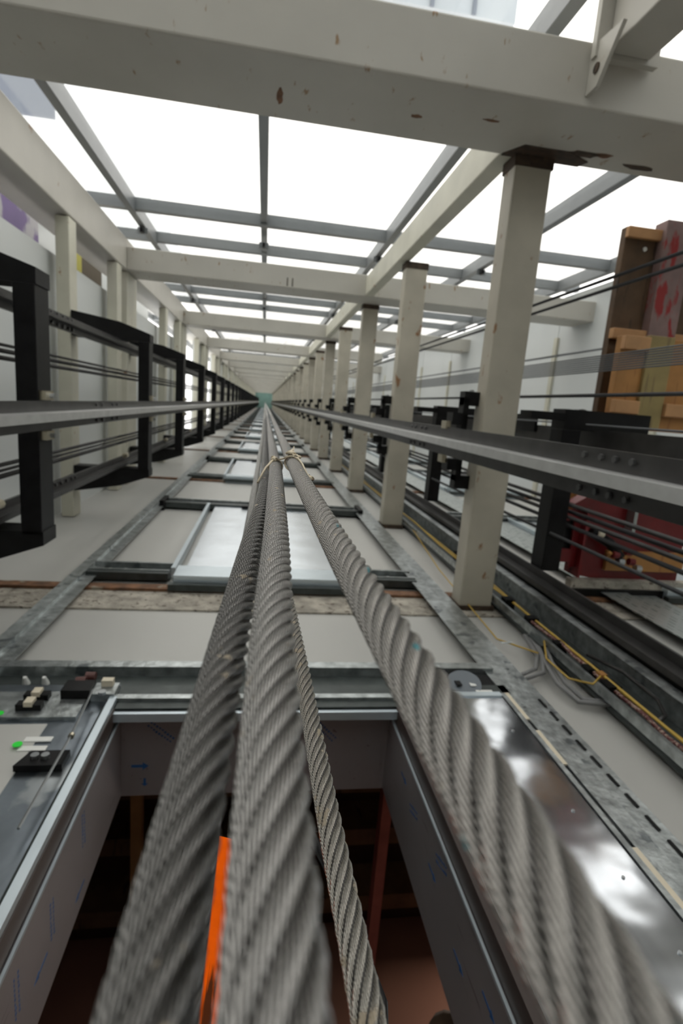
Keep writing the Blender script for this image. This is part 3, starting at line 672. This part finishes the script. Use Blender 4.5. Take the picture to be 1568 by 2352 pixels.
# ================================================================== MAIN ROPES
def spline(pts, z):
    for (a, b) in zip(pts, pts[1:]):
        if z <= b[2] or b is pts[-1]:
            t = min(max((z - a[2]) / (b[2] - a[2]), 0), 1); t = t if a[2] > .4 or b[2] > .8 else t
            return a[0] + (b[0] - a[0]) * t, a[1] + (b[1] - a[1]) * t
def smoothed(pts):
    def f(z):
        x = y = 0; h = .03 + z * .06
        for k_ in (-1, -.5, 0, .5, 1):
            p = spline(pts, z + k_ * h); x += p[0] / 5; y += p[1] / 5
        return x, y
    return f
def twisted(name, path, R_, zs, m_, label, ph=0.0, n_str=8, lay=.076, ring=10):
    rs = R_ / 3.613; Rc = R_ - rs * .91; f = smoothed(path)
    t = thing(name, label, 'wire rope', (path[0][0], path[0][1], zs[0]), 'thick twisted steel ropes in the foreground')
    for s_ in range(n_str):
        bm = bmesh.new(); uvl = bm.loops.layers.uv.new('UVMap'); prev = None; sl_ = 0; pp = None
        for z in zs:
            cx_, cy_ = f(z); th = ph + 2 * PI * (s_ / n_str + z / lay)
            er = Vector((math.cos(th), math.sin(th), 0)); et = Vector((-math.sin(th), math.cos(th), 0))
            p = Vector((cx_, cy_, z)) + er * Rc
            d = (et * (2 * PI * Rc / lay) + Vector((0, 0, 1))).normalized(); q = d.cross(er)
            if pp is not None: sl_ += (p - pp).length
            pp = p
            cur = ([bm.verts.new(p + (er * math.cos(a) + q * math.sin(a)) * rs * .91) for a in [2 * PI * k_ / ring for k_ in range(ring)]], sl_)
            if prev:
                for k_ in range(ring):
                    k2 = (k_ + 1) % ring
                    fc = bm.faces.new((prev[0][k_], prev[0][k2], cur[0][k2], cur[0][k_]))
                    for lp_, uv in zip(fc.loops, ((k_ / ring, prev[1]), ((k_ + 1) / ring, prev[1]), ((k_ + 1) / ring, cur[1]), (k_ / ring, cur[1]))): lp_[uvl].uv = uv
            prev = cur
        me = bpy.data.meshes.new('strand'); bm.to_mesh(me); bm.free(); me.materials.append(M[m_]); me.shade_smooth()
        P_ = bpy.data.objects.new('strand', me); C.objects.link(P_); P(P_, t)
    P(round_rope('core', path, Rc + rs * .34, zs[0], 'core', f, zs[-1]), t)  # core widened so its dark colour draws the shade in the strand grooves
    # the rope's upper length, too far for its strands to show apart
    P(round_rope('upper_length', path, R_, zs[-1] - .01, 'ropeS', f), t)
    return t
def round_rope(name, path, R_, z0, m_, f=None, zend=TOP):
    f = f or smoothed(path); zs = [z0]
    while zs[-1] < min(1.6, zend): zs.append(zs[-1] + .02)
    while zs[-1] < zend: zs.append(zs[-1] * 1.1 + .02)
    zs[-1] = zend
    bm = bmesh.new(); uvl = bm.loops.layers.uv.new('UVMap'); prev = None; n_ = 20
    for z in zs:
        c_ = f(z); cur = ([bm.verts.new((c_[0] + R_ * math.cos(a), c_[1] + R_ * math.sin(a), z)) for a in [2 * PI * k_ / n_ for k_ in range(n_)]], z)
        if prev:
            for k_ in range(n_):
                k2 = (k_ + 1) % n_; fc = bm.faces.new((prev[0][k_], prev[0][k2], cur[0][k2], cur[0][k_]))
                for lp_, uv in zip(fc.loops, ((k_ / n_, prev[1]), ((k_ + 1) / n_, prev[1]), ((k_ + 1) / n_, cur[1]), (k_ / n_, cur[1]))): lp_[uvl].uv = uv
        prev = cur
    me = bpy.data.meshes.new(name); bm.to_mesh(me); bm.free(); me.materials.append(M[m_]); me.shade_smooth()
    o = bpy.data.objects.new(name, me); C.objects.link(o); return o
def zrange(a, b_, st): 
    n_ = int((b_ - a) / st) + 1; return [a + (b_ - a) * k_ / n_ for k_ in range(n_ + 1)]
ZR_ = zrange(-.12, .9, .0033) + zrange(.9035, 2.4, .0055)[1:]
A_ = [(-.0118, .077, -.2), (-.0112, .077, .06), (-.0092, .077, .112), (-.0078, .077, .156), (-.0030, .077, .286), (.0028, .077, .41), (.0058, .077, .56), (.0062, .0775, 1.2), (.0062, .078, TOP)]
B_ = [(.0040, .065, -.2), (.0042, .065, .065), (.0050, .065, .13), (.0085, .065, .243), (.0140, .065, .54), (.0140, .065, 1.2), (.0140, .066, TOP)]
C_ = [(.0390, .058, -.2), (.0375, .058, .05), (.0368, .058, .084), (.0358, .058, .118), (.0335, .058, .221), (.0305, .058, .49), (.0295, .058, 1.0), (.030, .06, TOP)]
D_ = [(.0460, .2, -.2), (.0450, .2, .137), (.042, .2, .197), (.040, .2, .29), (.0375, .2, .407), (.027, .2, .75), (.030, .2, 1.2), (.043, .2, 1.7), (.045, .2, TOP)]
E_ = [(-.018, .17, -.2), (-.014, .17, .5), (-.0115, .17, .907), (-.009, .17, 1.39), (-.003, .17, 2.77), (-.003, .17, TOP)]
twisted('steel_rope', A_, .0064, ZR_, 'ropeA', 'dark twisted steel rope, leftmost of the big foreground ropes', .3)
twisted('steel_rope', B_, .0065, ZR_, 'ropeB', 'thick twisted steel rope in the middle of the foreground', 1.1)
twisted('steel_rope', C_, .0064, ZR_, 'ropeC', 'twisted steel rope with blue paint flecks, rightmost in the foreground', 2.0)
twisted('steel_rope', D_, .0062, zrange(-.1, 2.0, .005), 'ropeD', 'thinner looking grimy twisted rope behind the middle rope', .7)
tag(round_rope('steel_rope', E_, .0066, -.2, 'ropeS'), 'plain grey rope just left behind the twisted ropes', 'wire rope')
# cord tying the ropes together
tie = thing('tie_cord', 'cream cord knotted around the foreground ropes', 'cord', (.014, .065, .55))
def ringpts(cx_, cy_, z, r_, n_=16, tilt=0): return [(cx_ + r_ * math.cos(2 * PI * k_ / n_), cy_ + r_ * math.sin(2 * PI * k_ / n_), z + tilt * math.cos(2 * PI * k_ / n_)) for k_ in range(n_ + 1)]
P(T(ringpts(.0140, .065, .552, .0073, tilt=.004), .0010, n=6).build('loop', 'cream', smooth=True), tie)
P(T(ringpts(.0300, .058, .525, .0073, tilt=-.012), .0011, n=6).build('loop', 'cream', smooth=True), tie)
P(T([(.0165, .0575, .55), (.022, .0555, .548), (.0290, .0500, .545), (.0335, .0505, .53), (.0370, .0540, .49), (.0380, .0575, .44)], .0009, n=6).build('link', 'cream', smooth=True), tie)
P(T([(.0115, .0580, .552), (.004, .064, .53), (-.003, .0745, .50)], .0011, n=6).build('link', 'cream', smooth=True), tie)
def knot(c, s_):
    pts = [(c[0] + s_ * random.uniform(-1, 1), c[1] + s_ * random.uniform(-.4, .4), c[2] + s_ * 5 * random.uniform(-1, 1)) for _ in range(9)]
    return P(T(pts, .0017, n=8).build('knot', 'cream', smooth=True), tie)
knot((.0125, .0575, .557), .0024); knot((.029, .0500, .556), .0038); knot((.0350, .0515, .535), .0032); knot((.0388, .058, .43), .0021)
P(T([(.0320, .050, .56), (.0345, .047, .60)], .0006, n=6).build('loose_end', 'cream'), tie)
# orange strap between the ropes
os_ = tag(MB().poly(((-.040, -.3), (.004, -.3), (.003, .30), (-.006, .325), (-.020, .33), (-.034, .30)), 'y', .300, .303).build('webbing_strap', 'orange'), 'bright orange webbing glimpsed between the two left foreground ropes', 'strap')
os_.location = (0, 0, 0)

# added fill light with a made-up housing, brightening hall and reveals, out of sight
hl = thing('hall_fill_light', 'added warm fill light under the hall ceiling beyond the doorway', 'fill light', (1.6, 2.3, 2.3))
P(B(1.2, 2.0, 2.26, 2.34, 2.24, 2.46).build('housing', 'white'), hl)
ld_ = bpy.data.lights.new('fill_light', 'AREA'); ld_.energy = 11; ld_.color = (1, .84, .70); ld_.shape = 'RECTANGLE'; ld_.size = .8; ld_.size_y = .08
lo = bpy.data.objects.new('fill_light', ld_); C.objects.link(lo); lo.location = (1.6, 2.3, 2.23); P(lo, hl)
